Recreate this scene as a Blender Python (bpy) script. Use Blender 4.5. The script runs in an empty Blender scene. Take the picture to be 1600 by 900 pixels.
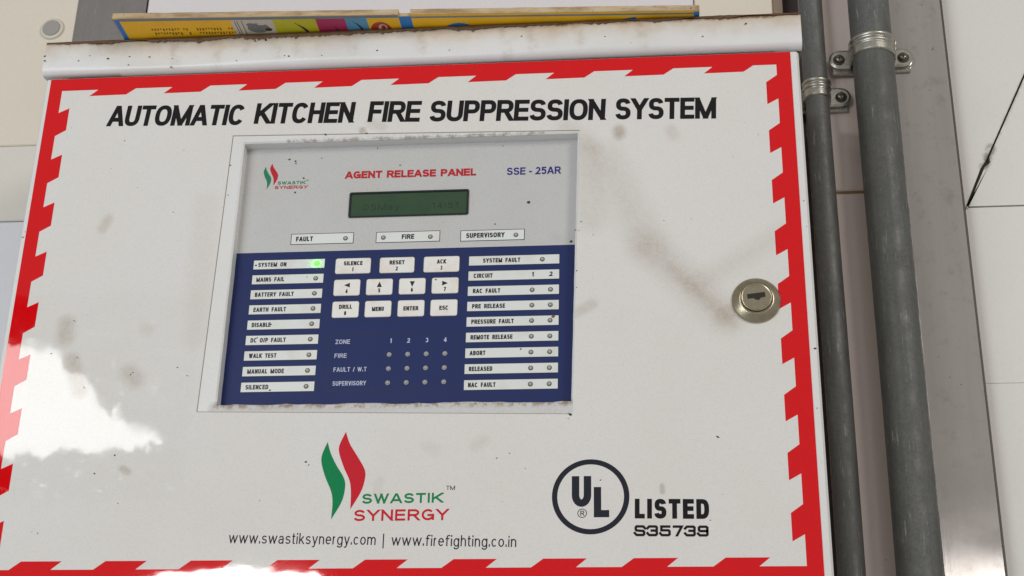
import bpy, math, random
from mathutils import Vector, Matrix, noise
random.seed(7)
scene = bpy.context.scene
COL = scene.collection

# ------------------------------------------------------------------ camera
# working coordinates: x to the right, y down, d behind the door face, in mm
def P(x, y, d=0.0):
    return Vector((x / 1000.0, d / 1000.0, (600.0 - y) / 1000.0))

cam_data = bpy.data.cameras.new('camera')
cam = bpy.data.objects.new('camera', cam_data)
COL.objects.link(cam)
right = Vector((0.99489175, 0.09919324, 0.01873764))
down = Vector((-0.02316988, 0.40504546, -0.91400292))
fwd = Vector((-0.09825251, 0.90889982, 0.40527468))
M = Matrix((right, -down, -fwd)).transposed().to_4x4()
M.translation = P(407.18, 562.70, -904.96)
cam.matrix_world = M
cam_data.sensor_width = 36.0
cam_data.lens = 36.0 * 2361.58 / 1600.0
cam_data.clip_start = 0.01
cam_data.clip_end = 60.0
scene.camera = cam

# ------------------------------------------------------------------ light
world = bpy.data.worlds.new('World')
scene.world = world
world.use_nodes = True
wb = world.node_tree.nodes['Background']
wb.inputs[0].default_value = (1.0, 0.985, 0.97, 1)
wb.inputs[1].default_value = 0.34

def area(name, loc, target, sx, sy, power, color, shape='RECTANGLE'):
    l = bpy.data.lights.new(name, 'AREA')
    l.shape = shape
    l.size = sx
    l.size_y = sy
    l.energy = power
    l.color = color
    o = bpy.data.objects.new(name, l)
    COL.objects.link(o)
    o.location = loc
    o.rotation_euler = (Vector(target) - Vector(loc)).to_track_quat('-Z', 'Y').to_euler()
    return o

def radiance(r, a):
    return r * a * math.pi      # Cycles area lamp: watts for a wanted radiance

# daylight entering low from the open front, ceiling lamp above to the right
area('daylight_lamp', (-1.2, -2.3, 0.08), (0.2, 0, 0.4), 1.3, 0.8, 19.0, (0.88, 0.95, 1.0))
area('ceiling_lamp', (2.0, -2.1, 1.45), (0.4, 0, 0.5), 0.8, 0.8, 22.0, (1.0, 0.935, 0.86))
scene.view_settings.view_transform = 'Standard'
scene.view_settings.look = 'None'
scene.view_settings.exposure = 0.03
scene.view_settings.gamma = 1.0
scene.view_settings.use_curve_mapping = False

# ------------------------------------------------------------------ mesh helpers
class MB:
    def __init__(s):
        s.v = []; s.f = []; s.m = []; s.sm = []
    def face(s, pts, mat=0, smooth=False):
        n = len(s.v)
        s.v += [p if isinstance(p, Vector) else P(*p) for p in pts]
        s.f.append(tuple(range(n, n + len(pts)))); s.m.append(mat); s.sm.append(smooth)
    def grid(s, rows, mat=0, smooth=True, close=False):
        """rows of points, joined into quads with shared vertices"""
        n = len(s.v); k = len(rows[0])
        for r in rows:
            s.v += [p if isinstance(p, Vector) else P(*p) for p in r]
        for i in range(len(rows) - 1):
            for j in range(k if close else k - 1):
                a = n + i * k + j; b = n + i * k + (j + 1) % k
                s.f.append((a, b, b + k, a + k)); s.m.append(mat); s.sm.append(smooth)
    def box(s, x0, x1, y0, y1, d0, d1, mat=0, bev=0.0):
        b = bev
        f = [(x0 + b, y0 + b, d0), (x1 - b, y0 + b, d0), (x1 - b, y1 - b, d0), (x0 + b, y1 - b, d0)]
        c = [(x0, y0, d0 + b), (x1, y0, d0 + b), (x1, y1, d0 + b), (x0, y1, d0 + b)]
        e = [(x0, y0, d1), (x1, y0, d1), (x1, y1, d1), (x0, y1, d1)]
        s.face(f, mat)
        if b > 0:
            for i in range(4):
                j = (i + 1) % 4
                s.face([f[i], c[i], c[j], f[j]], mat)
        for i in range(4):
            j = (i + 1) % 4
            s.face([c[i], e[i], e[j], c[j]], mat)
        s.face([e[3], e[2], e[1], e[0]], mat)
    def disc(s, cx, cy, r, d, mat=0, n=24, r0=0.0):
        o = [(cx + r * math.cos(2 * math.pi * i / n), cy + r * math.sin(2 * math.pi * i / n), d) for i in range(n)]
        if r0 > 0:
            q = [(cx + r0 * math.cos(2 * math.pi * i / n), cy + r0 * math.sin(2 * math.pi * i / n), d) for i in range(n)]
            for i in range(n):
                j = (i + 1) % n
                s.face([q[i], o[i], o[j], q[j]], mat)
        else:
            s.face(o, mat)
    def lathe(s, cx, cy, prof, mat=0, n=28, smooth=True):
        """prof: list of (r, d); axis along d"""
        rows = [[(cx + r * math.cos(2 * math.pi * i / n), cy + r * math.sin(2 * math.pi * i / n), d) for i in range(n)] for r, d in prof]
        s.grid(rows, mat, smooth, close=True)
        s.face(rows[-1], mat)
    def flat(s, x0, x1, y0, y1, d, mat=0):
        s.face([(x0, y0, d), (x1, y0, d), (x1, y1, d), (x0, y1, d)], mat)

WLOC = {}
def link(name, data, parent=None, loc=None):
    o = bpy.data.objects.new(name, data)
    COL.objects.link(o)
    l = Vector(loc) if loc is not None else Vector((0, 0, 0))
    if parent is not None:
        o.parent = parent
        o.location = l - WLOC[parent.name]
    else:
        o.location = l
    WLOC[o.name] = l
    return o

def build(name, mb, mats, parent=None, label=None, kind=None, origin=None):
    me = bpy.data.meshes.new(name)
    lo = origin if origin is not None else sum(mb.v, Vector((0, 0, 0))) / len(mb.v)
    me.from_pydata([tuple(v - lo) for v in mb.v], [], mb.f)
    for m in (mats if isinstance(mats, (list, tuple)) else [mats]):
        me.materials.append(m)
    for p, k, sm in zip(me.polygons, mb.m, mb.sm):
        p.material_index = k
        p.use_smooth = sm
    o = link(name, me, parent, lo)
    if label: o['label'] = label
    if kind: o['kind'] = kind
    return o

def thing(name, loc, label, cat, group=None):
    o = link(name, None, None, loc)
    o['label'] = label; o['category'] = cat
    if group: o['group'] = group
    return o

# ------------------------------------------------------------------ materials
def srgb(r, g, b):
    f = lambda c: c / 12.92 if c <= 0.04045 else ((c + 0.055) / 1.055) ** 2.4
    return (f(r / 255.0), f(g / 255.0), f(b / 255.0), 1.0)

class Mat:
    """small node-building helper around one Principled BSDF"""
    def __init__(s, name, col, rough=0.5, metal=0.0, spec=0.5):
        s.m = bpy.data.materials.new(name); s.m.use_nodes = True
        s.nt = s.m.node_tree; s.b = s.nt.nodes['Principled BSDF']
        s.b.inputs['Base Color'].default_value = col
        s.b.inputs['Roughness'].default_value = rough
        s.b.inputs['Metallic'].default_value = metal
        s.b.inputs['Specular IOR Level'].default_value = spec
        s.col = None; s.base = col; s.bumps = None
        s.geo = s.nt.nodes.new('ShaderNodeNewGeometry')
    def n(s, t, **kw):
        x = s.nt.nodes.new(t)
        for k, v in kw.items(): setattr(x, k, v)
        return x
    def l(s, a, b): s.nt.links.new(a, b)
    def math(s, op, a, b=None, c=None, clamp=False):
        x = s.n('ShaderNodeMath', operation=op, use_clamp=clamp)
        for i, v in enumerate((a, b, c)):
            if v is None: continue
            if isinstance(v, (int, float)): x.inputs[i].default_value = v
            else: s.l(v, x.inputs[i])
        return x.outputs[0]
    def scaled(s, sx=1, sy=1, sz=1):
        x = s.n('ShaderNodeVectorMath', operation='MULTIPLY')
        s.l(s.geo.outputs['Position'], x.inputs[0]); x.inputs[1].default_value = (sx, sy, sz)
        return x.outputs[0]
    def noise(s, scale, detail=4, rough=0.6, vec=None, dist=0.0):
        x = s.n('ShaderNodeTexNoise'); x.inputs['Scale'].default_value = scale
        x.inputs['Detail'].default_value = detail; x.inputs['Roughness'].default_value = rough
        x.inputs['Distortion'].default_value = dist
        s.l(vec if vec is not None else s.geo.outputs['Position'], x.inputs['Vector'])
        return x.outputs['Fac']
    def remap(s, v, a, b, c=0.0, d=1.0):
        x = s.n('ShaderNodeMapRange', interpolation_type='SMOOTHSTEP')
        s.l(v, x.inputs[0])
        for i, q in enumerate((a, b, c, d)): x.inputs[1 + i].default_value = q
        return x.outputs[0]
    def mix(s, fac, col, mode='MIX'):
        x = s.n('ShaderNodeMix', data_type='RGBA', blend_type=mode)
        if isinstance(fac, (int, float)): x.inputs[0].default_value = fac
        else: s.l(fac, x.inputs[0])
        if s.col is None: x.inputs[6].default_value = s.base
        else: s.l(s.col, x.inputs[6])
        x.inputs[7].default_value = col
        s.col = x.outputs[2]
        s.l(s.col, s.b.inputs['Base Color'])
        return s
    def near(s, a, b, r0, r1):
        """1 within r0 of segment a-b (x,y mm), 0 beyond r1; roughened by noise"""
        A = P(*a); B = P(*b); AB = B - A
        sub = s.n('ShaderNodeVectorMath', operation='SUBTRACT'); s.l(s.geo.outputs['Position'], sub.inputs[0]); sub.inputs[1].default_value = A
        if AB.length > 1e-6:
            dt = s.n('ShaderNodeVectorMath', operation='DOT_PRODUCT'); s.l(sub.outputs[0], dt.inputs[0]); dt.inputs[1].default_value = AB / AB.length_squared
            t = s.math('ADD', dt.outputs['Value'], 0.0, clamp=True)
            sc = s.n('ShaderNodeVectorMath', operation='SCALE'); sc.inputs[0].default_value = AB; s.l(t, sc.inputs['Scale'])
            s2 = s.n('ShaderNodeVectorMath', operation='SUBTRACT'); s.l(sub.outputs[0], s2.inputs[0]); s.l(sc.outputs[0], s2.inputs[1])
            v = s2.outputs[0]
        else: v = sub.outputs[0]
        ln = s.n('ShaderNodeVectorMath', operation='LENGTH'); s.l(v, ln.inputs[0])
        return s.remap(ln.outputs['Value'], r1 / 1000.0, r0 / 1000.0)
    def bump(s, height, strength=0.2, dist=0.001):
        x = s.n('ShaderNodeBump'); x.inputs['Strength'].default_value = strength; x.inputs['Distance'].default_value = dist
        s.l(height, x.inputs['Height'])
        if s.bumps is not None: s.l(s.bumps, x.inputs['Normal'])
        s.bumps = x.outputs[0]
        s.l(s.bumps, s.b.inputs['Normal'])
        return s
    def rough(s, fac, a, b):
        s.l(s.remap(fac, 0.3, 0.7, a, b), s.b.inputs['Roughness'])
        return s

def printed(name, col, rough=0.028, wear=0.10):
    """ink under the clear film of a sticker: same gloss as the sheet, slightly uneven ink"""
    m = Mat(name, col, rough)
    n = m.noise(700, 3)
    m.mix(m.remap(n, 0.35, 0.8, 0, wear), (min(1, col[0] * 1.5 + .03), min(1, col[1] * 1.5 + .03), min(1, col[2] * 1.5 + .03), 1))
    m.bump(m.noise(26, 2), 0.05, 0.002)
    return m.m

# white laminated sticker sheet with greasy smears and spots
mw = Mat('sticker_sheet', srgb(224, 222, 219), 0.028)
mw.mix(mw.remap(mw.noise(9, 4), 0.35, 0.75, 0, 0.35), srgb(218, 213, 204))
mw.mix(mw.remap(mw.noise(900, 2), 0.4, 0.8, 0, 0.16), srgb(170, 164, 152))
brk = mw.math('MULTIPLY_ADD', mw.remap(mw.noise(240, 6, 0.85), 0.36, 0.64), .40, .60)
SMEARS = [((372, 66), (399, 131), 0, 22, .22), ((399, 131), (448, 183), 0, 20, .30), ((414, 148), (452, 187), 0, 8, .22), ((446, 183), (462, 172), 2, 9, .25),
          ((430, 160), (488, 124), 0, 13, .17), ((381, 43), (381, 46), 1, 7, .60), ((416, 44), (418, 48), 1, 7, .22),
          ((358, 60), (362, 110), 3, 16, .20), ((345, 40), (362, 55), 1, 12, .2),
          ((8, 178), (9, 188), 1, 10, .40), ((16, 205), (24, 226), 1, 9, .40), ((56, 214), (61, 219), 1, 10, .34), ((24, 107), (27, 100), 1, 6, .32),
          ((63, 182), (66, 184), 1, 7, .15), ((95, 90), (99, 190), 2, 14, .10), ((352, 178), (362, 172), 1, 6, .3),
          ((202, 36), (203, 42), 1, 4, .5), ((208, 30), (216, 34), 1, 6, .2), ((395, 320), (408, 316), 1, 8, .1), ((60, 280), (64, 282), .5, 4, .4),
          ((258, 268), (262, 270), 1, 7, .12), ((227, 300), (228, 290), 1, 5, .15), ((288, 268), (294, 264), 1, 6, .15), ((405, 295), (405, 299), .5, 2.6, .5)]
for a, b, r0, r1, k in SMEARS:
    mw.mix(mw.math('MULTIPLY', mw.math('MULTIPLY', mw.near(a, b, r0, r1), brk), k), srgb(146, 124, 92))
mw.bump(mw.noise(26, 2), 0.03, 0.002)
mw.rough(mw.noise(45, 4), 0.02, 0.04)
M_STICKER = mw.m
M_RED = printed('red_ink', srgb(214, 8, 18), wear=.08)
M_BLACK = printed('black_ink', srgb(14, 12, 14), wear=.03)
M_NAVYBLACK = printed('blue_black_ink', srgb(32, 33, 45), wear=.06)
M_GREEN = printed('green_ink', srgb(0, 128, 74))
M_CRIMSON = printed('crimson_ink', srgb(200, 26, 44))

# white painted sheet steel: orange-peel paint, grime in the corners
def paint(name, col, grime=0.25, bumpy=0.25):
    m = Mat(name, col, 0.32)
    m.mix(m.remap(m.noise(14, 5), 0.4, 0.75, 0, grime), srgb(186, 174, 150))
    m.mix(m.remap(m.noise(120, 5, 0.7), 0.60, 0.74, 0, grime), srgb(140, 122, 92))
    m.bump(m.noise(420, 3), bumpy, 0.0006)
    return m
M_DOOR = paint('white_paint', srgb(222, 222, 221), 0.14, 0.35)
# sill of the window: brown dust collected along the upper edge
g = M_DOOR.remap(M_DOOR.noise(170, 5, 0.75), 0.42, 0.62)
M_DOOR.mix(M_DOOR.math('MULTIPLY', M_DOOR.math('MULTIPLY', M_DOOR.near((118, 238.0), (348, 239.4), 0.4, 4.2), g), .8), srgb(150, 112, 60))
M_DOOR.mix(M_DOOR.math('MULTIPLY', M_DOOR.math('MULTIPLY', M_DOOR.near((150, 42.8), (330, 42.8), 0.3, 3.0), g), .6), srgb(120, 98, 60))
M_DOOR.bump(M_DOOR.math('MULTIPLY', M_DOOR.math('MULTIPLY', M_DOOR.near((118, 241), (348, 242), 3, 7), 1.0), M_DOOR.noise(330, 5, .75)), 0.9, 0.002)
M_DOOR = M_DOOR.m
M_BODY = paint('cabinet_paint', srgb(222, 220, 214), 0.2).m
mh = paint('hood_paint', srgb(226, 226, 226), 0.16, 0.2)
sep = mh.n('ShaderNodeSeparateXYZ'); mh.l(mh.geo.outputs['Position'], sep.inputs[0])
edge = mh.math('ADD', sep.outputs['Z'], mh.math('MULTIPLY', mh.noise(45, 5, .7), 0.014))
edge2 = mh.math('ADD', sep.outputs['Z'], mh.math('MULTIPLY', mh.noise(16, 5, .75), 0.036))
mh.mix(mh.remap(edge2, 0.642, 0.668, 0, .7), srgb(186, 156, 108))
mh.mix(mh.remap(edge, 0.6468, 0.6508, 0, .95), srgb(98, 62, 26))
for x in (190, 300, 318, 352, 396, 60, 90, 112, 135, 150, 240):
    mh.mix(mh.math('MULTIPLY', mh.math('MULTIPLY', mh.near((x, -39), (x + 3, -28 + x % 7), .5, 8), mh.remap(mh.noise(150, 5, .75), .35, .62)), .75), srgb(150, 118, 70))
mh.mix(mh.math('MULTIPLY', mh.near((-36, -18), (20, -17), .2, 3.2), .5), srgb(110, 90, 62))
M_HOOD = mh.m

# control panel
mp = Mat('panel_silver', srgb(196, 196, 195), 0.38)
mp.mix(mp.remap(mp.noise(20, 4), 0.35, 0.75, 0, 0.3), srgb(182, 179, 172))
mp.mix(mp.remap(mp.noise(1200, 2), 0.4, 0.7, 0, 0.22), srgb(150, 150, 150))
mp.mix(mp.math('MULTIPLY', mp.math('MULTIPLY', mp.near((338, 118), (352, 122), 1, 12), mp.remap(mp.noise(150, 4), .35, .6)), .4), srgb(128, 112, 96))
M_SILVER = mp.m
mb_ = Mat('panel_blue', srgb(18, 36, 92), 0.5, 0, .35)
mb_.mix(mb_.remap(mb_.noise(24, 4), 0.35, 0.75, 0, 0.35), srgb(28, 42, 90))
mb_.mix(mb_.remap(mb_.noise(900, 2), 0.4, 0.75, 0, 0.22), srgb(30, 40, 90))
M_BLUE = mb_.m
M_ZONELINE = Mat('zone_line_ink', srgb(14, 22, 54), 0.45).m
ms = Mat('strip_white', srgb(222, 225, 222), 0.35)
ms.mix(ms.remap(ms.noise(60, 5), 0.45, 0.75, 0, 0.3), srgb(196, 190, 172))
for x, y in ((334.5, 178.5), (151, 222), (150, 226)):
    ms.mix(ms.math('MULTIPLY', ms.near((x, y), (x + 1.5, y - 1), .6, 5.5), .62), srgb(176, 132, 78))
M_STRIP = ms.m
mk = Mat('key_white', srgb(234, 232, 228), 0.35)
mk.mix(mk.remap(mk.noise(80, 5), 0.45, 0.70, 0, 0.35), srgb(212, 190, 166))
for x, y in ((200, 138), (229.5, 138), (254, 136), (268, 140), (198, 152), (263, 170), (236, 173)):
    mk.mix(mk.math('MULTIPLY', mk.math('MULTIPLY', mk.near((x, y), (x + 3, y + 1), .5, 6), mk.remap(mk.noise(300, 4), .3, .6)), .6), srgb(168, 128, 96))
M_KEY = mk.m
M_INK = Mat('membrane_black_ink', srgb(20, 20, 24), 0.4).m
M_WHITEINK = Mat('membrane_white_ink', srgb(186, 192, 214), 0.4).m
M_REDINK = Mat('membrane_red_ink', srgb(184, 12, 30), 0.4).m
M_BLUEINK = Mat('membrane_blue_ink', srgb(34, 30, 120), 0.4).m
M_GREENINK = Mat('membrane_green_ink', srgb(10, 122, 84), 0.4).m
M_OUTLINE = Mat('strip_outline', srgb(24, 28, 44), 0.4).m
M_LED = Mat('led_lens', srgb(178, 174, 162), 0.22).m
M_LEDRIM = Mat('led_rim', srgb(64, 58, 46), 0.35).m
ml = Mat('led_green_lit', (0.1, 0.8, 0.1, 1), 0.3)
ml.b.inputs['Emission Color'].default_value = (0.10, 1.0, 0.05, 1)
ml.b.inputs['Emission Strength'].default_value = 2.2
M_LIT = ml.m
M_BEZEL = Mat('lcd_frame', srgb(24, 30, 34), 0.3).m
mg = Mat('lcd_glass', srgb(52, 78, 54), 0.25)
mg.mix(mg.remap(mg.noise(70, 3), 0.35, 0.7, 0, 0.4), srgb(40, 64, 46))
M_LCD = mg.m
M_LCDINK = Mat('lcd_segment', srgb(36, 57, 42), 0.3).m
M_SPECK = Mat('fly_speck', srgb(46, 34, 24), 0.6).m
M_RUST = Mat('rust_speck', srgb(128, 84, 32), 0.6).m

# metals
mt = Mat('nickel_lock', srgb(178, 169, 146), 0.28, 1.0)
mt.mix(mt.remap(mt.noise(200, 4), 0.4, 0.7, 0, 0.4), srgb(146, 134, 106))
mt.bump(mt.noise(900, 3), 0.12, 0.0004)
M_LOCK = mt.m
M_HOLE = Mat('key_slot_dark', srgb(34, 28, 22), 0.7).m
def galvanised(name, col, col2, metal, rough):
    m = Mat(name, col, rough, metal)
    v = m.scaled(1, 1, 0.05)
    m.mix(m.remap(m.noise(160, 5, .7, v), 0.35, 0.7, 0, 0.45), col2)
    m.mix(m.remap(m.noise(500, 4, .8), 0.4, 0.7, 0, 0.5), col2)
    m.mix(m.remap(m.noise(22, 5, .7), 0.4, 0.75, 0, 0.45), col2)
    m.mix(m.remap(m.noise(420, 4, .7, m.scaled(1, 1, 0.10)), 0.60, 0.72, 0, 0.6), srgb(164, 168, 164))
    m.mix(m.remap(m.noise(70, 4, .6), 0.68, 0.76, 0, 0.5), srgb(40, 36, 32))
    m.rough(m.noise(60, 4), rough - .08, rough + .12)
    m.bump(m.noise(300, 4), 0.15, 0.0005)
    return m.m
M_PIPE = galvanised('galvanised_pipe', srgb(106, 107, 104), srgb(70, 72, 70), 0.3, 0.55)
M_CLAMP = galvanised('zinc_clamp', srgb(188, 185, 176), srgb(136, 132, 122), 0.9, 0.32)
mst = Mat('steel_sheet', srgb(196, 189, 184), 0.1, 0.7)
mst.mix(mst.remap(mst.noise(40, 5, .7, mst.scaled(1, 1, 0.06)), 0.35, 0.7, 0, 0.5), srgb(178, 171, 166))
mst.mix(mst.remap(mst.noise(60, 5, .75), 0.5, 0.75, 0, 0.35), srgb(124, 116, 110))
mst.mix(mst.remap(mst.noise(150, 3, .6), 0.71, 0.76, 0, 0.6), srgb(70, 60, 50))
mst.mix(mst.math('MULTIPLY', mst.near((631, -100), (632, -93), .6, 6), .65), srgb(92, 70, 40))
mst.rough(mst.noise(30, 4), 0.07, 0.12)
mst.bump(mst.noise(500, 3, .6, mst.scaled(1, 1, 0.05)), 0.06, 0.0005)
M_STEEL = mst.m
M_DARK = Mat('dark_recess', srgb(70, 62, 58), 0.7).m

def tile(name, col, dirt=0.2):
    m = Mat(name, col, 0.28)
    m.mix(m.remap(m.noise(6, 4), 0.35, 0.7, 0, 0.4), tuple(c * .93 for c in col[:3]) + (1,))
    m.mix(m.remap(m.noise(500, 3), 0.4, 0.8, 0, 0.15), tuple(c * .7 for c in col[:3]) + (1,))
    m.mix(m.remap(m.noise(90, 4, .6), 0.70, 0.78, 0, dirt), srgb(96, 80, 60))
    return m
M_CREAM = tile('cream_tile', srgb(224, 215, 200)).m
M_GREYTILE = tile('grey_cream_tile', srgb(219, 214, 205)).m
M_COOLLIT = tile('cool_lit_tile', srgb(222, 223, 228)).m  # bluish cast of the light from outside is put into this tile colour
M_WHITEP = tile('white_panel', srgb(226, 222, 224)).m
M_SHADEPINK = tile('shade_pink_tile', srgb(232, 214, 206), .5).m  # whitish tile; the pink tint of the shade is put into its colour
mr = tile('right_tile', srgb(222, 220, 214))
gn = mr.remap(mr.noise(120, 5, .7), 0.35, 0.6)
for a, b, r0, r1, k in (((667, -25, 165), (660, -8, 165), .5, 6, .75), ((722, -135, 165), (640, 33, 165), .1, 3.0, .35), ((640, 33, 165), (636, 45, 165), .2, 3, .4)):
    mr.mix(mr.math('MULTIPLY', mr.math('MULTIPLY', mr.near(a, b, r0, r1), gn), k), srgb(78, 70, 46))
M_RTILE = mr.m
mgr = Mat('dirty_grout', srgb(158, 152, 136), 0.8)
for a, b, k in (((640, 40, 165), (700, -90, 165), .97), ((700, -90, 165), (760, -215, 165), .6)):
    mgr.mix(mgr.math('MULTIPLY', mgr.near(a, b, 5, 9), k), srgb(48, 42, 26))
M_GROUT = mgr.m
M_BACK = Mat('wall_backing', srgb(196, 188, 174), 0.8).m
M_BROWNJ = Mat('brown_joint', srgb(150, 118, 90), 0.8).m

# carton print
def card(name, col):
    m = Mat(name, col, 0.5)
    m.mix(m.remap(m.noise(40, 5, .7), 0.4, 0.7, 0, 0.35), tuple(c * .72 for c in col[:3]) + (1,))
    m.mix(m.remap(m.noise(800, 2), 0.4, 0.8, 0, 0.2), tuple(c * .6 for c in col[:3]) + (1,))
    return m.m
M_YEL = card('carton_yellow', srgb(246, 190, 16))
M_CBLUE = card('carton_blue', srgb(34, 124, 200))
M_CGREY = card('carton_grey_line', srgb(110, 132, 144))
M_LIME = card('carton_lime', srgb(196, 190, 26))
M_MAG = card('carton_magenta', srgb(178, 34, 92))
M_SKY = card('carton_sky', srgb(84, 152, 192))
M_CRED = card('carton_red', srgb(184, 58, 30))
M_CWHITE = card('carton_white', srgb(206, 198, 184))
M_CPIC = card('carton_picture_grey', srgb(120, 122, 120))
M_CBROWN = card('carton_brown_ink', srgb(120, 80, 20))
M_CDARK = card('carton_dark_ink', srgb(60, 56, 52))
mkf = Mat('kraft_board', srgb(196, 172, 134), 0.75)
mkf.mix(mkf.remap(mkf.noise(220, 5, .7, mkf.scaled(.12, 1, 1)), 0.4, 0.65, 0, .7), srgb(138, 108, 72))
mkf.mix(mkf.remap(mkf.noise(40, 4), 0.45, 0.7, 0, .5), srgb(206, 194, 172))
mkf.mix(mkf.remap(mkf.noise(300, 4, .7), 0.64, 0.72, 0, .9), srgb(66, 46, 26))
M_KRAFT = mkf.m

# ------------------------------------------------------------------ lettering: monoline skeletons, stroked
def arc(cx, cy, rx, ry, a0, a1):
    return ('a', cx, cy, rx, ry, a0, a1)
G = {}
def gl(ch, w, strokes, b=(0, 1)):
    G[ch] = (w, strokes, b)
gl('A', .82, [[(0, 0), (.44, 1)], [(1, 0), (.56, 1)], [(.16, .27), (.84, .27)]])
gl('B', .72, [[(0, 0), (0, 1)], [(0, 1), (.55, 1), arc(.58, .76, .36, .24, 90, -90), (0, .52)], [(.5, .52), arc(.6, .26, .4, .26, 90, -90), (0, 0)]])
gl('C', .78, [[arc(.5, .5, .5, .5, 34, 326)]])
gl('D', .76, [[(0, 0), (0, 1)], [(0, 1), (.45, 1), arc(.45, .5, .55, .5, 90, -90), (0, 0)]])
gl('E', .66, [[(0, 0), (0, 1)], [(0, 1), (1, 1)], [(0, .52), (.93, .52)], [(0, 0), (1, 0)]])
gl('F', .62, [[(0, 0), (0, 1)], [(0, 1), (1, 1)], [(0, .5), (.88, .5)]])
gl('G', .80, [[arc(.5, .5, .5, .5, 42, 330)], [(1, .48), (1, .04)], [(.56, .46), (1, .46)]])
gl('H', .74, [[(0, 0), (0, 1)], [(1, 0), (1, 1)], [(0, .53), (1, .53)]])
gl('I', 0, [[(.5, 0), (.5, 1)]])
gl('K', .78, [[(0, 0), (0, 1)], [(.98, 1), (0, .34)], [(.32, .58), (1, 0)]])
gl('L', .60, [[(0, 0), (0, 1)], [(0, 0), (1, 0)]])
gl('M', .98, [[(0, 0), (0, 1)], [(1, 0), (1, 1)], [(.01, 1), (.47, 0)], [(.99, 1), (.53, 0)]])
gl('N', .74, [[(0, 0), (0, 1)], [(1, 0), (1, 1)], [(.02, 1), (.98, 0)]])
gl('O', .82, [[arc(.5, .5, .5, .5, 0, 360)]])
gl('P', .70, [[(0, 0), (0, 1)], [(0, 1), (.55, 1), arc(.58, .73, .42, .27, 90, -90), (0, .46)]])
gl('R', .75, [[(0, 0), (0, 1)], [(0, 1), (.55, 1), arc(.58, .74, .40, .26, 90, -90), (0, .48)], [(.55, .48), (1, 0)]])
gl('S', .72, [[arc(.5, .755, .46, .245, 8, 268), arc(.5, .255, .5, .255, 89, -172)]])
gl('T', .70, [[(.5, 0), (.5, 1)], [(0, 1), (1, 1)]])
gl('U', .74, [[(0, 1), (0, .34), arc(.5, .34, .5, .34, 180, 360), (1, 1)]])
gl('V', .76, [[(0, 1), (.5, 0)], [(1, 1), (.5, 0)]])
gl('W', 1.05, [[(0, 1), (.26, 0)], [(.5, 1), (.26, 0)], [(.5, 1), (.74, 0)], [(1, 1), (.74, 0)]])
gl('Y', .76, [[(0, 1), (.5, .45)], [(1, 1), (.5, .45)], [(.5, .52), (.5, 0)]])
gl('Z', .68, [[(0, 1), (1, 1), (0, 0), (1, 0)]])
gl('0', .62, [[arc(.5, .5, .5, .5, 0, 360)]])
gl('1', .36, [[(1, 0), (1, 1)], [(1, 1), (.0, .76)]])
gl('2', .62, [[arc(.5, .72, .47, .28, 165, -28), (0, 0)], [(0, 0), (1, 0)]])
gl('3', .62, [[arc(.47, .755, .45, .245, 150, -80)], [arc(.48, .26, .52, .26, 82, -155)]])
gl('4', .66, [[(.75, 0), (.75, 1)], [(.72, 1), (0, .26)], [(0, .26), (1, .26)]])
gl('5', .62, [[(.95, 1), (.14, 1)], [(.16, 1), (.06, .48)], [arc(.47, .33, .53, .33, 140, -155)]])
gl('6', .62, [[arc(.5, .31, .5, .31, 0, 360)], [arc(.52, .5, .52, .5, 180, 48)]])
gl('7', .60, [[(0, 1), (1, 1)], [(1, 1), (.36, 0)]])
gl('8', .62, [[arc(.5, .26, .5, .26, 0, 360)], [arc(.5, .76, .44, .24, 0, 360)]])
gl('9', .62, [[arc(.5, .69, .5, .31, 0, 360)], [arc(.48, .5, .52, .5, 0, -132)]])
gl('-', .34, [[(0, .37), (1, .37)]])
gl('/', .42, [[(0, -.04), (1, 1.04)]])
gl('.', 0, [[(.5, 0), (.5, .14)]])
gl(':', 0, [[(.5, .12), (.5, .26)], [(.5, .62), (.5, .76)]])
gl('|', 0, [[(.5, 0), (.5, 1)]], (-.28, 1.05))
X = .73; D_ = -.28
gl('w', .92, [[(0, 1), (.25, 0)], [(.5, 1), (.25, 0)], [(.5, 1), (.75, 0)], [(1, 1), (.75, 0)]], (0, X))
gl('s', .54, [[arc(.5, .75, .46, .25, 22, 270), arc(.5, .255, .5, .255, 89, -160)]], (0, X))
gl('a', .58, [[(.92, 0), (.92, .66), arc(.48, .66, .44, .34, 0, 160)], [(.92, .56), (.5, .56), arc(.36, .28, .36, .28, 90, 270), (.55, 0), (.92, .2)]], (0, X))
gl('t', .32, [[(.38, 1), (.38, .2), arc(.75, .18, .37, .18, 180, 270), (1, 0)], [(0, .76), (1, .76)]], (0, .95))
gl('i', 0, [[(.5, 0), (.5, .66)], [(.5, .93), (.5, 1)]])
gl('k', .54, [[(0, 0), (0, 1)], [(.95, .72), (0, .24)], [(.32, .44), (1, 0)]])
gl('y', .56, [[(0, 1), (.52, .28)], [(1, 1), (.42, .08), (.28, 0), (.06, 0)]], (D_, X))
gl('n', .54, [[(0, 0), (0, 1)], [(0, .55), arc(.5, .58, .5, .42, 170, 0), (1, 0)]], (0, X))
gl('e', .58, [[(.02, .52), (1, .52), arc(.5, .5, .5, .5, 5, 318)]], (0, X))
gl('r', .32, [[(0, 0), (0, 1)], [(0, .6), arc(.75, .6, .75, .4, 175, 80)]], (0, X))
gl('g', .58, [[arc(.5, .635, .5, .365, 0, 360)], [(1, 1), (1, .2), arc(.5, .2, .5, .2, 0, -165)]], (D_, X))
gl('c', .54, [[arc(.5, .5, .5, .5, 42, 318)]], (0, X))
gl('o', .58, [[arc(.5, .5, .5, .5, 0, 360)]], (0, X))
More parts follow.
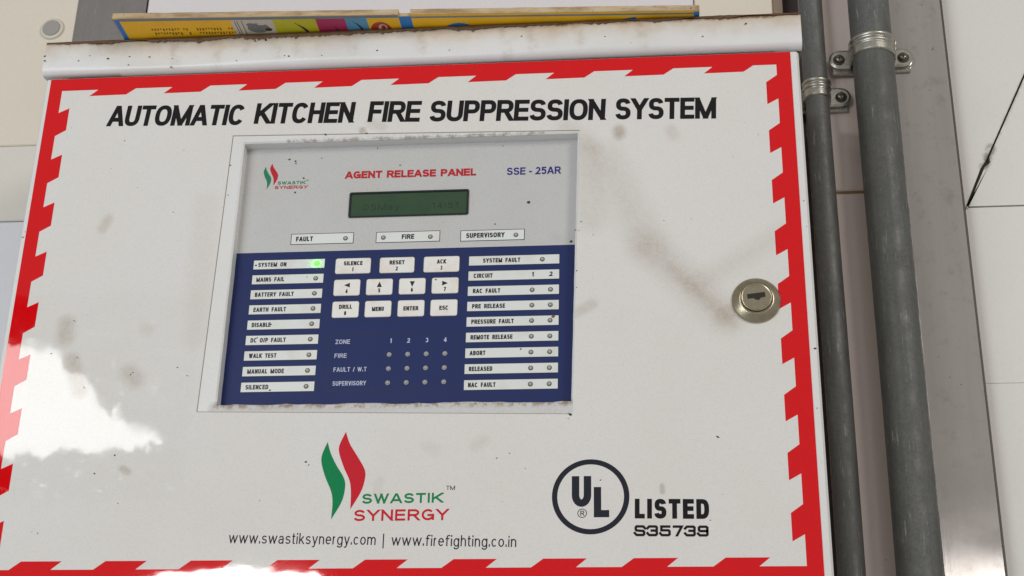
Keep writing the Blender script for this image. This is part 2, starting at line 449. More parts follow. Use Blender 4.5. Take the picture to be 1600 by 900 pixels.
gl('m', .88, [[(0, 0), (0, 1)], [(0, .6), arc(.25, .62, .25, .38, 170, 0), (.5, 0)], [(.5, .6), arc(.75, .62, .25, .38, 170, 0), (1, 0)]], (0, X))
gl('f', .40, [[(.34, 0), (.34, .8), arc(.8, .8, .46, .2, 180, 80), (1, 1)], [(0, .69), (.9, .69)]])
gl('h', .54, [[(0, 0), (0, 1)], [(0, .42), arc(.5, .44, .5, .28, 170, 0), (1, 0)]])

# squat square numerals of the approval number
gl('\u03c3', .95, [[(1, .90), (.9, 1), (.1, 1), (0, .90), (0, .62), (.1, .53), (.9, .47), (1, .38), (1, .10), (.9, 0), (.1, 0), (0, .10)]])
gl('\u2462', .95, [[(0, .92), (.08, 1), (.88, 1), (1, .9), (1, .62), (.88, .52), (.4, .52)], [(.88, .52), (1, .42), (1, .1), (.88, 0), (.08, 0), (0, .08)]])
gl('\u2464', .95, [[(.96, 1), (.02, 1), (.02, .56), (.88, .56), (1, .46), (1, .1), (.88, 0), (.08, 0), (0, .08)]])
gl('\u2466', .9, [[(0, 1), (1, 1), (.4, 0)]])
gl('\u2468', .95, [[(1, .50), (.12, .50), (0, .60), (0, .9), (.12, 1), (.88, 1), (1, .9), (1, .1), (.88, 0), (.08, 0), (0, .08)]])

def clip_y(poly, lo, hi):
    for sgn, lim in ((1, lo), (-1, -hi)):
        out = []
        for i in range(len(poly)):
            a = poly[i]; b = poly[(i + 1) % len(poly)]
            fa = sgn * a[1] - lim; fb = sgn * b[1] - lim
            if fa >= 0: out.append(a)
            if (fa >= 0) != (fb >= 0):
                t = fa / (fa - fb); out.append((a[0] + t * (b[0] - a[0]), a[1] + t * (b[1] - a[1])))
        poly = out
        if not poly: return []
    return poly

def glyph_polys(ch, sx, st, sq=2.0):
    """outline polygons of a glyph, cap height 1, stroke st, width scale sx; sq > 2 squares the curves"""
    w, strokes, (b0, b1) = G[ch]
    W = max(w * sx, st)
    hw = st / 2
    mp_ = lambda p: (hw + p[0] * (W - 2 * hw), b0 + hw + p[1] * (b1 - b0 - 2 * hw))
    out = []
    for s in strokes:
        pts = []; closed = len(s) == 1 and s[0][0] == 'a' and abs(s[0][6] - s[0][5]) == 360
        cap = [s[0][0] != 'a', s[-1][0] != 'a']
        for q in s:
            if q[0] == 'a':
                _, cx, cy, rx, ry, a0, a1 = q
                n = max(4, int(abs(a1 - a0) / 16))
                for i in range(n + 1):
                    t = math.radians(a0 + (a1 - a0) * i / n); c, d = math.cos(t), math.sin(t)
                    pts.append(mp_((cx + rx * math.copysign(abs(c) ** (2 / sq), c), cy + ry * math.copysign(abs(d) ** (2 / sq), d))))
            else: pts.append(mp_(q))
        q = [pts[0]]
        for p in pts[1:]:
            if math.hypot(p[0] - q[-1][0], p[1] - q[-1][1]) > 1e-4: q.append(p)
        if closed and len(q) > 2: q = q[:-1] if math.hypot(q[0][0] - q[-1][0], q[0][1] - q[-1][1]) < 1e-4 else q
        n = len(q)
        if not closed:
            for k, (a, b) in enumerate(((0, 1), (n - 1, n - 2))):
                if not cap[k]: continue
                dx, dy = q[a][0] - q[b][0], q[a][1] - q[b][1]; L = math.hypot(dx, dy)
                e = hw if abs(dy) < .05 * L else (2.2 * hw if abs(dx) > .02 else hw)
                if abs(dx) > .02 and abs(dy) >= .05 * L:
                    yy = (q[a][1] - b0) / (b1 - b0)
                    if .2 < yy < .8: e = 0
                q[a] = (q[a][0] + dx / L * e, q[a][1] + dy / L * e)
        def nrm(a, b):
            dx, dy = b[0] - a[0], b[1] - a[1]; L = math.hypot(dx, dy) or 1
            return (-dy / L, dx / L)
        Ls = []; Rs = []
        for i in range(n):
            ns = []
            if closed or i > 0: ns.append(nrm(q[i - 1], q[i]))
            if closed or i < n - 1: ns.append(nrm(q[i], q[(i + 1) % n]))
            mx = sum(v[0] for v in ns) / len(ns); my = sum(v[1] for v in ns) / len(ns)
            l2 = max(mx * mx + my * my, .18)
            Ls.append((q[i][0] + mx / l2 * hw, q[i][1] + my / l2 * hw)); Rs.append((q[i][0] - mx / l2 * hw, q[i][1] - my / l2 * hw))
        polys = []
        for i in range(n if closed else n - 1):
            j = (i + 1) % n
            p = clip_y([Ls[i], Rs[i], Rs[j], Ls[j]], b0 - 1e-6, b1 + 1e-6)
            if len(p) > 2: polys.append(p)
        out.append(polys)
    return W, out

def line(mb, s, a, b, cap, stroke, d=0.0, gap=.12, space=.30, shear=0.0, mat=0, sq=2.0, word_fit=True):
    """write s so that its ink runs from a to b (baseline ends, mm); stroke as a fraction of the cap height"""
    L = math.hypot(b[0] - a[0], b[1] - a[1]); ux = ((b[0] - a[0]) / L, (b[1] - a[1]) / L)
    def total(sx):
        t = 0
        for i, ch in enumerate(s):
            if ch == ' ': t += space * sx; continue
            t += max(G[ch][0] * sx, stroke)
            if i < len(s) - 1 and s[i + 1] != ' ': t += gap * (.4 + .6 * sx)
        return t
    lo, hi = .02, 6
    for _ in range(50):
        m = (lo + hi) / 2
        if total(m) * cap > L: hi = m
        else: lo = m
    sx = lo; t = 0; kk = 0
    for i, ch in enumerate(s):
        if ch == ' ': t += space * sx; continue
        W, strokes = glyph_polys(ch, sx, stroke, sq)
        for k, polys in enumerate(strokes):
            for p in polys:
                q = []
                for (x, y) in p:
                    X_ = (t + x + shear * y) * cap; Y_ = y * cap
                    q.append((a[0] + ux[0] * X_ + ux[1] * Y_, a[1] + ux[1] * X_ - ux[0] * Y_, d - .012 * (k + 1) - .004 * (i % 2)))
                mb.face(q, mat)
        t += W
        if i < len(s) - 1 and s[i + 1] != ' ': t += gap * (.4 + .6 * sx)

def ctext(mb, s, cx, base, w, cap, stroke, d, mat, **kw):
    line(mb, s, (cx - w / 2, base), (cx + w / 2, base), cap, stroke, d, mat=mat, **kw)

def spline(pts, n=8):
    out = []
    for i in range(len(pts) - 1):
        p0 = pts[max(i - 1, 0)]; p1 = pts[i]; p2 = pts[i + 1]; p3 = pts[min(i + 2, len(pts) - 1)]
        for k in range(n):
            t = k / n
            out.append(tuple(.5 * (2 * p1[c] + (p2[c] - p0[c]) * t + (2 * p0[c] - 5 * p1[c] + 4 * p2[c] - p3[c]) * t * t + (3 * p1[c] - p0[c] - 3 * p2[c] + p3[c]) * t ** 3) for c in (0, 1)))
    out.append(pts[-1])
    return out

def flame(mb, L, R, d, mat, k=1.0, o=(0, 0), c=(0, 0)):
    """flame outline between two sides running from the tip to the tail"""
    f = lambda p: ((p[0] - c[0]) * k + o[0], (p[1] - c[1]) * k + o[1])
    A = spline([f(p) for p in L]); B = spline([f(p) for p in R])
    N = 26
    pick = lambda S, t: S[min(len(S) - 1, int(round(t * (len(S) - 1))))]
    for i in range(N):
        t0, t1 = i / N, (i + 1) / N
        q = [pick(A, t0), pick(B, t0), pick(B, t1), pick(A, t1)]
        u = []
        for p in q:
            if not u or math.hypot(p[0] - u[-1][0], p[1] - u[-1][1]) > 1e-6: u.append(p)
        if len(u) > 2 and math.hypot(u[0][0] - u[-1][0], u[0][1] - u[-1][1]) < 1e-6: u.pop()
        if len(u) > 2: mb.face([(x, y, d) for x, y in u], mat)

GREEN_L = [(193.2, 263.9), (190.2, 272), (190.2, 278), (193.2, 287), (197.6, 296.5), (199.0, 304), (198.8, 314.6)]
GREEN_R = [(193.2, 263.9), (195.6, 271.2), (199.8, 279.3), (204.8, 287), (206.4, 293), (204.9, 303), (198.8, 314.6)]
RED_L = [(204.6, 257.2), (201.0, 266), (201.2, 271.5), (204.8, 281), (208.9, 289.5), (210.3, 297), (210.6, 308.2)]
RED_R = [(204.6, 257.2), (207.6, 265.2), (213.0, 273.6), (217.8, 281.5), (218.9, 287), (216.9, 296.4), (210.6, 308.2)]

# ------------------------------------------------------------------ background walls
WALL = 155.0
wall = link('wall', None, None, P(240, 300, WALL + 12)); wall['kind'] = 'structure'
def wbuild(name, mb, m, label=None): return build(name, mb, m, wall, label)
b = MB(); b.box(-420, 1010, -520, 760, WALL + 14, WALL + 40); wbuild('backing', b, M_BACK)
def panel(x0, x1, y0, y1, m, label, d=WALL, name='tile'):
    q = MB(); q.box(x0, x1, y0, y1, d, WALL + 13.5, 0, 1.0); return wbuild(name, q, m, label)
panel(-400, -92.3, -500, -51.2, M_CREAM, 'cream wall tile left of the cabinet')
panel(-400, -30, -50.8, 19.4, M_GREYTILE, 'greyish cream wall tile')
panel(-400, -30, 20.2, 740, M_COOLLIT, 'white wall tile with the cool light put into its colour')
panel(-30, 439.2, -500, -52, M_WHITEP, 'white wall panel above the carton', WALL, 'wall_panel')
panel(440.0, 504.5, -500, -52, M_CREAM, 'cream wall panel', WALL + 1, 'wall_panel')
q = MB(); q.box(504.5, 511.8, -500, 740, WALL - 1, WALL + 13.5); wbuild('edge_strip', q, Mat('brown_edge', srgb(138, 118, 104), .5).m, 'brown edge strip of the wall panel')
q = MB(); q.box(-28, 504.4, -48, 740, WALL + 2, WALL + 13.5); wbuild('wall_panel', q, M_CREAM)
panel(526, 574, -500, 14.0, M_SHADEPINK, 'whitish wall tile between the pipes, pink shade tint put into its colour')
panel(526, 574, 16.4, 740, M_SHADEPINK, 'whitish wall tile between the pipes, below the joint, pink shade tint put into its colour')
q = MB(); q.box(526.5, 573.5, 13.8, 16.6, WALL + 1.0, WALL + 13); wbuild('joint', q, M_BROWNJ)
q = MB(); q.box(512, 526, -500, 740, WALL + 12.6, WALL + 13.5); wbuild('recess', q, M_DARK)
# right-hand tiles with a dirty slanting joint; the three tiles meet behind the steel sheet
RD = 165.0
def prism(pts, d0, d1, m, name, label=None):
    q = MB(); n = len(pts)
    q.face([(x, y, d0) for x, y in pts])
    for i in range(n):
        j = (i + 1) % n
        q.face([(pts[i][0], pts[i][1], d0), (pts[i][0], pts[i][1], d1), (pts[j][0], pts[j][1], d1), (pts[j][0], pts[j][1], d0)])
    return wbuild(name, q, m, label)
prism([(600, -500), (898, -500), (706, -104.5), (662, -14.5), (657.0, -7), (641.4, 28.5), (638.5, 46.6), (600, 46.6)][::1], RD, RD + 3.5, M_RTILE, 'tile', 'white tile left of the slanting dirty joint')
prism([(899.6, -500), (1000, -500), (1000, 24.6), (643.2, 25.6), (643.2, 28.6), (660.2, -8), (665.2, -12), (664.8, -17), (707.4, -104)], RD, RD + 3.5, M_RTILE, 'tile', 'white tile right of the slanting dirty joint')
prism([(600, 47.4), (638.7, 47.2), (642.8, 27.0), (1000, 26.0), (1000, 169.7), (600, 171.1)], RD, RD + 3.5, M_RTILE, 'tile', 'white tile below the slanting joint')
prism([(600, 171.4), (1000, 170.0), (1000, 740), (600, 740)], RD, RD + 3.5, M_RTILE, 'tile', 'lowest white tile on the right')
q = MB(); q.box(596, 1004, -505, 745, RD + 3.0, RD + 3.9); wbuild('grout', q, M_GROUT)

# grey steel strip at the upper left and steel sheet on the right
q = MB(); q.box(-92.0, -30.6, -500, -52.0, WALL - 1.5, WALL - .2, 0, .3)
o = build('steel_strip', q, galvanised('grey_strip_steel', srgb(136, 132, 130), srgb(122, 118, 116), .3, .5)); o['label'] = 'flat grey metal strip on the wall above left end of the cabinet'; o['category'] = 'metal strip'
sheet = thing('steel_sheet', P(605, 740, 150), 'wide grey stainless steel sheet running down behind the thicker pipe', 'steel sheet')
q = MB(); q.box(570, 637.6, -500, 740, 150, 158, 0, .5); build('face_sheet', q, M_STEEL, sheet)
q = MB(); q.box(637.7, 639.0, -500, 740, 150.4, 164.5); build('folded_edge', q, Mat('edge_dark_steel', srgb(86, 80, 74), .5, .6).m, sheet)  # narrow edge in darker steel than the face sheet

# stud cap on the cream tile
cap_o = thing('stud_cap', P(-112.4, -165.3, WALL), 'round grey cap on a pale washer on the cream wall tile', 'cap')
q = MB(); q.lathe(-112.4, -165.3, [(10.5, WALL + .5), (10.5, WALL - 1.2), (9.6, WALL - 2), (8.2, WALL - 2.2)]); build('washer', q, Mat('washer_pale', srgb(208, 201, 188), .5).m, cap_o)
q = MB(); q.lathe(-112.4, -165.3, [(7.8, WALL - 1.5), (7.8, WALL - 2.6), (7.2, WALL - 3.0)]); build('cap', q, Mat('cap_grey', srgb(156, 152, 148), .45, 0).m, cap_o)

# ------------------------------------------------------------------ pipes and clamps
def pipe(cx, cd, r, label):
    q = MB(); n = 36
    rows = []
    for y in range(-480, 741, 61):
        rows.append([(cx + (r) * math.cos(2 * math.pi * i / n) + .25 * math.sin(y * .013 + cx), y, cd + r * math.sin(2 * math.pi * i / n)) for i in range(n)])
    q.grid(rows, 0, True, close=True)
    o = build('pipe', q, M_PIPE, origin=P(cx, 740, cd)); o['label'] = label; o['category'] = 'pipe'; o['group'] = 'galvanised pipes beside the cabinet'
pipe(532.8, 139.0, 9.2, 'thin dark grey galvanised pipe next to the cabinet edge')
pipe(577.6, 132.5, 16.0, 'thick dark grey galvanised pipe in front of the steel sheet')

def clamp(cx, cy, cd, r, tabd, tab, label):
    t = thing('pipe_clamp', P(cx, cy, tabd), label, 'pipe clamp', 'saddle clamps on the pipes')
    # strap: half ring with two rolled ridges
    q = MB(); prof = []
    for k in range(25):
        u = k / 24.0
        yy = -8.2 + 16.4 * u
        h = 1.1 + 1.5 * max(0, math.sin((u - .0) / .30 * math.pi)) * (u < .30) + 1.2 * max(0, math.sin((u - .32) / .26 * math.pi)) * (.32 < u < .58) + .35 * (u > .62)
        if k in (0, 24): h = .1
        prof.append((yy, h))
    n = 28; rows = []
    for yy, h in prof:
        rows.append([(cx - (r + h) * math.cos(math.pi * i / n), cy + yy, cd - (r + h) * math.sin(math.pi * i / n)) for i in range(n + 1)])
    q.grid(rows, 0, True)
    for sgn in (-1, 1):          # legs of the strap down to the tabs
        q.box(cx + sgn * (r + .9) - .8, cx + sgn * (r + .9) + .8, cy - 7.6, cy + 7.6, cd, tabd + .5)
    build('strap', q, M_CLAMP, t)
    for sgn in (-1, 1):
        q = MB(); out = []
        x0 = cx + sgn * (r + .3)
        ex = cx + sgn * tab
        R_ = 8.4
        pts = [(x0, cy - R_)] + [(ex + sgn * R_ * math.sin(math.pi * i / 12), cy - R_ * math.cos(math.pi * i / 12)) for i in range(13)] + [(x0, cy + R_)]
        inn = [((p[0] - ex) * .8 + ex if abs(p[0] - x0) > .1 else p[0], (p[1] - cy) * .8 + cy) for p in pts]
        for i in range(len(pts) - 1):
            q.face([(pts[i][0], pts[i][1], tabd - 1.6), (pts[i + 1][0], pts[i + 1][1], tabd - 1.6), (inn[i + 1][0], inn[i + 1][1], tabd - 2.4), (inn[i][0], inn[i][1], tabd - 2.4)], 0, True)
            q.face([(pts[i][0], pts[i][1], tabd - 1.6), (pts[i][0], pts[i][1], tabd + 2), (pts[i + 1][0], pts[i + 1][1], tabd + 2), (pts[i + 1][0], pts[i + 1][1], tabd - 1.6)])
        q.face([(x, y, tabd - 2.4) for x, y in inn])
        tb = build('tab', q, M_CLAMP, t)
        q = MB(); q.lathe(ex + sgn * .6, cy + .8, [(4.6, tabd - 2.5), (4.6, tabd - 2.8), (4.0, tabd - 3.0)], 0, 18); build('slot', q, Mat('clamp_slot_dark', srgb(74, 68, 58), .5, .4).m, tb)
        q = MB(); q.lathe(ex + sgn * .4, cy + .2, [(3.5, tabd - 2.6), (3.5, tabd - 4.0), (2.9, tabd - 4.9), (1.2, tabd - 5.2)], 0, 18)
        sc = build('screw', q, Mat('screw_steel', srgb(126, 120, 106), .35, .9).m, t)
        q = MB(); q.box(ex + sgn * .4 - 1.9, ex + sgn * .4 + 1.9, cy - .3, cy + .5, tabd - 5.35, tabd - 5.0); q.box(ex + sgn * .4 - .4, ex + sgn * .4 + .4, cy - 1.8, cy + 2.0, tabd - 5.38, tabd - 5.0); build('cross_slot', q, M_HOLE, sc)
    q = MB(); q.box(cx - tab - 6, cx + tab + 6, cy - 4, cy + 11.2, tabd + 1.6, tabd + 4.8, 0, .8); build('spacer_bar', q, M_CLAMP, t)
    return t
clamp(577.6, -98, 132.5, 16.0, 146, 24.5, 'dull zinc saddle clamp with two screws around the thick pipe')
clamp(532.8, -66, 139.0, 9.2, 150, 19.0, 'small zinc saddle clamp around the thin pipe, half hidden by cabinet')

# ------------------------------------------------------------------ cabinet
CX = thing('control_cabinet', P(235, 366, 75), 'white steel fire suppression cabinet with red toothed border and key lock', 'cabinet')
q = MB(); q.box(-33, 503.6, -42.6, 366, 17, WALL - 1.5)
for x0_, x1_, y0_, y1_ in ((-33, -20, -42.6, 366), (490, 503.6, -42.6, 366), (-20, 490, -42.6, -30), (-20, 490, 352, 366)):
    q.box(x0_, x1_, y0_, y1_, 3.5, 17)
build('cabinet_body', q, M_BODY, CX)

# hood: rolled rain lip over the door
q = MB(); prof = [(WALL - 2, -43.0), (40, -43.0), (0, -43.0), (-4.2, -42.9), (-5.0, -42.0)]
prof += [(-5.2, -36), (-5.2, -30), (-5.1, -23)]
for i in range(1, 9):
    a = math.pi / 2 * i / 8
    prof.append((.6 - 5.7 * math.cos(a), -22.2 + 5.6 * math.sin(a)))
prof.append((3.3, -17.4))
NX = 90; rows = []
for i in range(NX + 1):
    x = -36.5 + 544.5 * i / NX
    w = random.uniform(-.45, .35) + .5 * math.sin(x * .05)
    rows.append([(x, y + (w if 2 <= k <= 4 else 0) + .25 * math.sin(x * .012) * (k > 4), d + (.3 * math.sin(x * .03) if 3 < k < 9 else 0)) for k, (d, y) in enumerate(prof)])
q.grid(rows, 0, True)
for r in (rows[0], rows[-1]): q.face(list(r))
hood = build('hood', q, M_HOOD, CX)
q = MB(); rows = []          # greasy crust clinging to the upper edge, of uneven width
for i in range(361):
    x = -36 + 544 * i / 360
    p_ = Vector((x * .045, 0, 3.1)); p2 = Vector((x * .35, 5.0, 0))
    cover = .5 if x < 40 else 1.5 if x < 190 else 1.0 if x < 340 else .45 if x < 430 else .3
    w = max(.06, (cover * 1.3 + 2.2 * noise.noise(p_)) * (.75 + .8 * noise.noise(p2) + .35 * noise.noise(p2 * 3.1)) + .3)
    w = min(w * 1.6, 5.0)
    rows.append([(x, -43.5, -2.0), (x, -43.9, -4.2), (x, -43.4, -5.5 - min(.6, w * .3)), (x, -42.9 + w * .5, -5.8 - min(.6, w * .3)), (x, -42.9 + w, -5.56)])
q.grid(rows, 0, True)
build('grease_crust', q, Mat('grease', srgb(96, 64, 30), .55).m, hood, kind='stuff')

# door with window opening
OP = [(118.3, 43.4), (352.6, 43.4), (348.6, 238.6), (117.6, 237.2)]
DX0, DX1, DY0, DY1 = -35, 505.6, -15.0, 362
door_mb = q = MB()
e = 1.6
fr = [(DX0 + e, DY0, 0), (DX1 - e, DY0, 0), (DX1 - e, DY1, 0), (DX0 + e, DY1, 0)]
def lerp(a, b, t): return tuple(a[i] + (b[i] - a[i]) * t for i in range(len(a)))
NS = 40
for i in range(4):              # front face as four trapezoids round the opening
    j = (i + 1) % 4
    a0, a1 = fr[i], fr[j]; c0, c1 = OP[i] + (0,), OP[j] + (0,)
    r = 1.1                     # rounded inner edge
    cx_, cy_ = 234, 140
    def out(p): return (p[0] + (r if p[0] > cx_ else -r), p[1] + (r if p[1] > cy_ else -r), 0)
    rough_side = 1.0 if i == 2 else (.35 if i == 0 else .15)
    rows = [[], [], [], []]
    for k in range(NS + 1):
        t = k / NS
        w = random.uniform(-.5, .5) * rough_side if 0 < k < NS else 0
        nx = lerp(c0, c1, t); ny = lerp(out(OP[i]), out(OP[j]), t)
        dx = (1 if i == 3 else -1 if i == 1 else 0); dy = (1 if i == 0 else -1 if i == 2 else 0)
        rows[0].append(lerp(a0, a1, t)); rows[1].append(ny)
        inn = (nx[0] + dx * (-w), nx[1] + dy * (-w), .9)
        rows[2].append(inn); rows[3].append((inn[0], inn[1], 9.4))
    q.grid(rows[:2], 0, False); q.grid(rows[1:3], 0, True); q.grid(rows[2:], 0, False)
for i in range(4):
    j = (i + 1) % 4
    c = [(DX0, DY0, 2.2), (DX1, DY0, 2.2), (DX1, DY1, 2.2), (DX0, DY1, 2.2)]
    bk = [(x, y, 3.2) for x, y, _ in c]
    q.face([fr[i], c[i], c[j], fr[j]]); q.face([c[i], bk[i], bk[j], c[j]])
door = build('door', q, M_DOOR, CX)

# sticker sheet with cut-out, then the prints on it
ST = -.35
SO = [(-30.7, -15.0), (499.9, -15.0), (499.9, 357), (-30.7, 357)]
SH = [(109.4, 36.7), (354.0, 41.6), (349.4, 247.6), (104.9, 242.4)]
q = MB()
for i in range(4):
    j = (i + 1) % 4
    q.face([SO[i] + (ST,), SO[j] + (ST,), SH[j] + (ST,), SH[i] + (ST,)])
    q.face([SO[i] + (ST,), SO[i] + (-.02,), SO[j] + (-.02,), SO[j] + (ST,)]); q.face([SH[i] + (ST,), SH[i] + (-.02,), SH[j] + (-.02,), SH[j] + (ST,)])
cxs, cys = 229.5, 142
SI = [(x + (.55 if x < cxs else -.55), y + (.55 if y < cys else -.55)) for x, y in SH]
for i in range(4):
    j = (i + 1) % 4
    if i == 1: continue
    q.face([SH[i] + (-.03,), SH[j] + (-.03,), SI[j] + (-.03,), SI[i] + (-.03,)], 1)
build('sticker', q, [M_STICKER, Mat('cut_edge_dirt', srgb(150, 142, 126), .6).m], door)
PR = ST - .06
q = MB()
x0, y0, x1, y1 = -21.1, -5.0, 489.8, 345.5
X0, Y0, X1, Y1 = -30.6, -14.9, 499.8, 356.9
q.flat(X0, X1, Y0, y0, PR); q.flat(X0, X1, y1, Y1, PR); q.flat(X0, x0, y0, y1, PR); q.flat(x1, X1, y0, y1, PR)
for i in range(9):
    t = 55 * i; q.face([(t + 6, y0, PR), (t, 0, PR), (t + 27.2, -.2, PR), (t + 34, y0, PR)])
    t = 28.5 + 55 * i - 0; q.face([(t - 34, y1, PR), (t - 26.6, 340.1, PR), (t, 340.1, PR), (t - 6.7, y1, PR)])
    t = 26.4 + 38 * i; q.face([(x1, t - 23, PR), (482.2, t - 17.5, PR), (482.2, t, PR), (x1, t - 4.3, PR)])
    t = 9.7 + 38 * i; q.face([(x0, t + 3.6, PR), (-13.5, t, PR), (-13.5, t + 18.1, PR), (x0, t + 22.6, PR)])
build('hazard_border', q, M_RED, door)

q = MB()
line(q, 'AUTOMATIC', (16.1, 25.7), (115.6, 28.6), 16.8, .195, PR, gap=.035, shear=.06, sq=2.4)
line(q, 'KITCHEN', (123.5, 27.9), (194.8, 29.7), 16.8, .195, PR, gap=.035, shear=.06, sq=2.4)
line(q, 'FIRE', (205.1, 29.6), (242.0, 30.8), 16.8, .195, PR, gap=.035, shear=.05, sq=2.4)
line(q, 'SUPPRESSION', (248.8, 31.0), (371.2, 34.4), 16.8, .195, PR, gap=.035, shear=.03, sq=2.4)
line(q, 'SYSTEM', (378.3, 34.4), (447.1, 36.3), 16.8, .195, PR, gap=.035, shear=.01, sq=2.4)
build('title_lettering', q, M_BLACK, door)
q = MB(); flame(q, GREEN_L, GREEN_R, PR, 0); flame(q, RED_L, RED_R, PR, 1)
build('flame_logo', q, [M_GREEN, M_CRIMSON], door)
q = MB()
line(q, 'SWASTIK', (217.7, 304.7), (268.7, 304.4), 6.4, .20, PR, gap=.16, mat=0)
line(q, 'SYNERGY', (213.2, 315.8), (272.6, 315.6), 7.2, .19, PR, gap=.16, mat=1)
line(q, 'TM', (270.6, 296.3), (276.2, 296.3), 2.7, .14, PR, gap=.14, mat=2)
build('company_lettering', q, [M_GREEN, M_CRIMSON, M_BLACK], door)
q = MB()
line(q, 'www.swastiksynergy.com', (134.6, 329.2), (227.8, 331.0), 7.0, .105, PR, gap=.14)
line(q, '|', (232.3, 331.2), (233.1, 331.2), 7.0, .1, PR)
line(q, 'www.firefighting.co.in', (237.7, 331.3), (315.2, 332.9), 7.0, .105, PR, gap=.14)
build('web_lettering', q, M_NAVYBLACK, door)
q = MB()
q.disc(360.8, 301.4, 23.9, PR, 0, 64, 20.6)
line(q, 'U', (349.2, 307.9), (361.2, 307.9), 19.6, .235, PR)
line(q, 'L', (362.8, 314.6), (372.2, 314.6), 19.2, .235, PR)
q.disc(355.6, 312.0, 2.9, PR, 0, 24, 2.45); line(q, 'R', (354.5, 313.6), (356.9, 313.6), 3.2, .15, PR)
build('approval_mark', q, M_NAVYBLACK, door)
q = MB()
line(q, 'LISTED', (387.8, 315.5), (433.0, 316.2), 12.4, .235, PR, gap=.13, sq=2.6)
line(q, '\u03c3\u2462\u2464\u2466\u2462\u2468', (387.5, 326.6), (432.3, 327.2), 6.9, .225, PR, gap=.17)
build('approval_lettering', q, M_BLACK, door)

# specks of dirt on door and hood
q = MB()
def speck(x, y, r, d, m=0, el=1.0, an=0.0):
    n = 7; ring = []; r *= .82
    for i in range(n):
        a = 2 * math.pi * i / n; rr = r * random.uniform(.7, 1.2)
        u, v = rr * math.cos(a) * el, rr * math.sin(a)
        ring.append((x + u * math.cos(an) - v * math.sin(an), y + u * math.sin(an) + v * math.cos(an), d))
    for i in range(n):
        q.face([ring[i], ring[(i + 1) % n], (x, y, d - r * .35)], m, True)
for x, y, r in ((88.7, 211, .5), (59, 214, .6), (57.5, 215.5, .5), (1.0, 199.5, .5), (440, 264, .7), (54, 271, .8), (42, 283, .6), (348, 247.8, 1.0), (346.8, 250.5, .45),
                (176, 38.5, .8), (205, 38.6, .5), (110, 60.5, .5), (73, 96, .4), (45, 76, .4), (24, 60, .35), (31, 38, .4), (-32.6, 112, .6), (-31.5, 108, .45), (502.4, 101, .5), (503, 120, .4),
                (502, 246, .5), (503.2, 206, .8), (180, 277, .8), (182, 279, .5), (302, 276, .5), (310, 273, .4), (306, 304, .3), (433.6, 317, .4), (320, 283, .4), (367, 291, .5), (60, 303, .35), (10, 322, .5), (6, 321, .3),
                (363, 122, .4), (410, 113, .35), (428, 112, .35), (352, 148, .5), (352, 160, .4), (351, 118, .6), (355, 112, .5), (495, 24, .7), (492, 30, .5), (475, 50, .4)):
    speck(x, y, r, ST - .03 if -30 < x < 499 else -.02, 0, random.uniform(1, 1.9), random.uniform(-1, 1))
speck(205.5, 38.5, .7, -.4, 1)
for (x, y, an, L) in ((13.5, 176, .6, 3.2), (19, 202.5, .5, 3.4), (27, 224, .8, 3.2), (353.5, 118.4, .4, 1.8), (110.5, 84, -.8, 1.6), (96, 217, .3, 3), (152, 302, .4, 1.2)):
    speck(x, y, .28, ST - .02, 0, L / .28 * .5, an)
for i in range(28):
    x = random.uniform(-28, 495); y = random.uniform(5, 340)
    if 100 < x < 358 and 30 < y < 252: continue
    speck(x, y, random.uniform(.12, .28), ST - .02, 0, random.uniform(1, 2), random.uniform(0, 3))
build('dirt_speck', q, [M_SPECK, M_RUST], door, kind='stuff')
q = MB()
for x, y, r in ((12, -28, .8), (28, -29, .5), (43, -28, .6), (60, -26, .4), (28, -22, .5), (-36, -32, .9), (-35.5, -28, .8), (120, -38, .7), (128, -38.5, 1.0), (108, -22, .4), (60, -18.5, .7), (-10, -27, .5), (-2, -31, .4),
                (146, -24, .7), (143, -24.5, .5), (210, -26, .6), (170, -23.5, .5), (372, -30, .5), (313, -33, .5), (440, -27, .5), (470, -36, .8), (390, -24, .3), (262, -24, .4)):
    speck(x, y, r, -5.55, 0, 1.7, random.uniform(-.6, .6))
build('dirt_speck', q, M_SPECK, hood, kind='stuff')

# lock
lk = MB(); lk.lathe(467.8, 172.5, [(15.6, -.4), (15.7, -1.2), (15.3, -1.9), (14.9, -2.2), (11.3, -4.6), (10.9, -4.8), (10.3, -4.8), (10.1, -4.2)], 0, 48)
lock = build('door_lock', lk, M_LOCK, CX)
q = MB(); q.lathe(467.9, 171.5, [(9.9, -4.35), (9.9, -5.1), (9.55, -5.4), (9.1, -5.2), (8.8, -5.05)], 0, 40); build('key_plug', q, M_LOCK, lock)
q = MB(); q.disc(467.9, 171.5, 10.15, -4.95, 0, 40, 9.75); build('plug_groove', q, M_HOLE, lock)
q = MB(); q.face([(x, y, -5.22) for x, y in ((461.8, 169.7), (473.3, 168.3), (473.7, 171.6), (470.6, 172.2), (469.4, 173.9), (466.8, 173.3), (466.2, 172.5), (462.2, 172.9))]); build('keyhole', q, M_HOLE, lock)

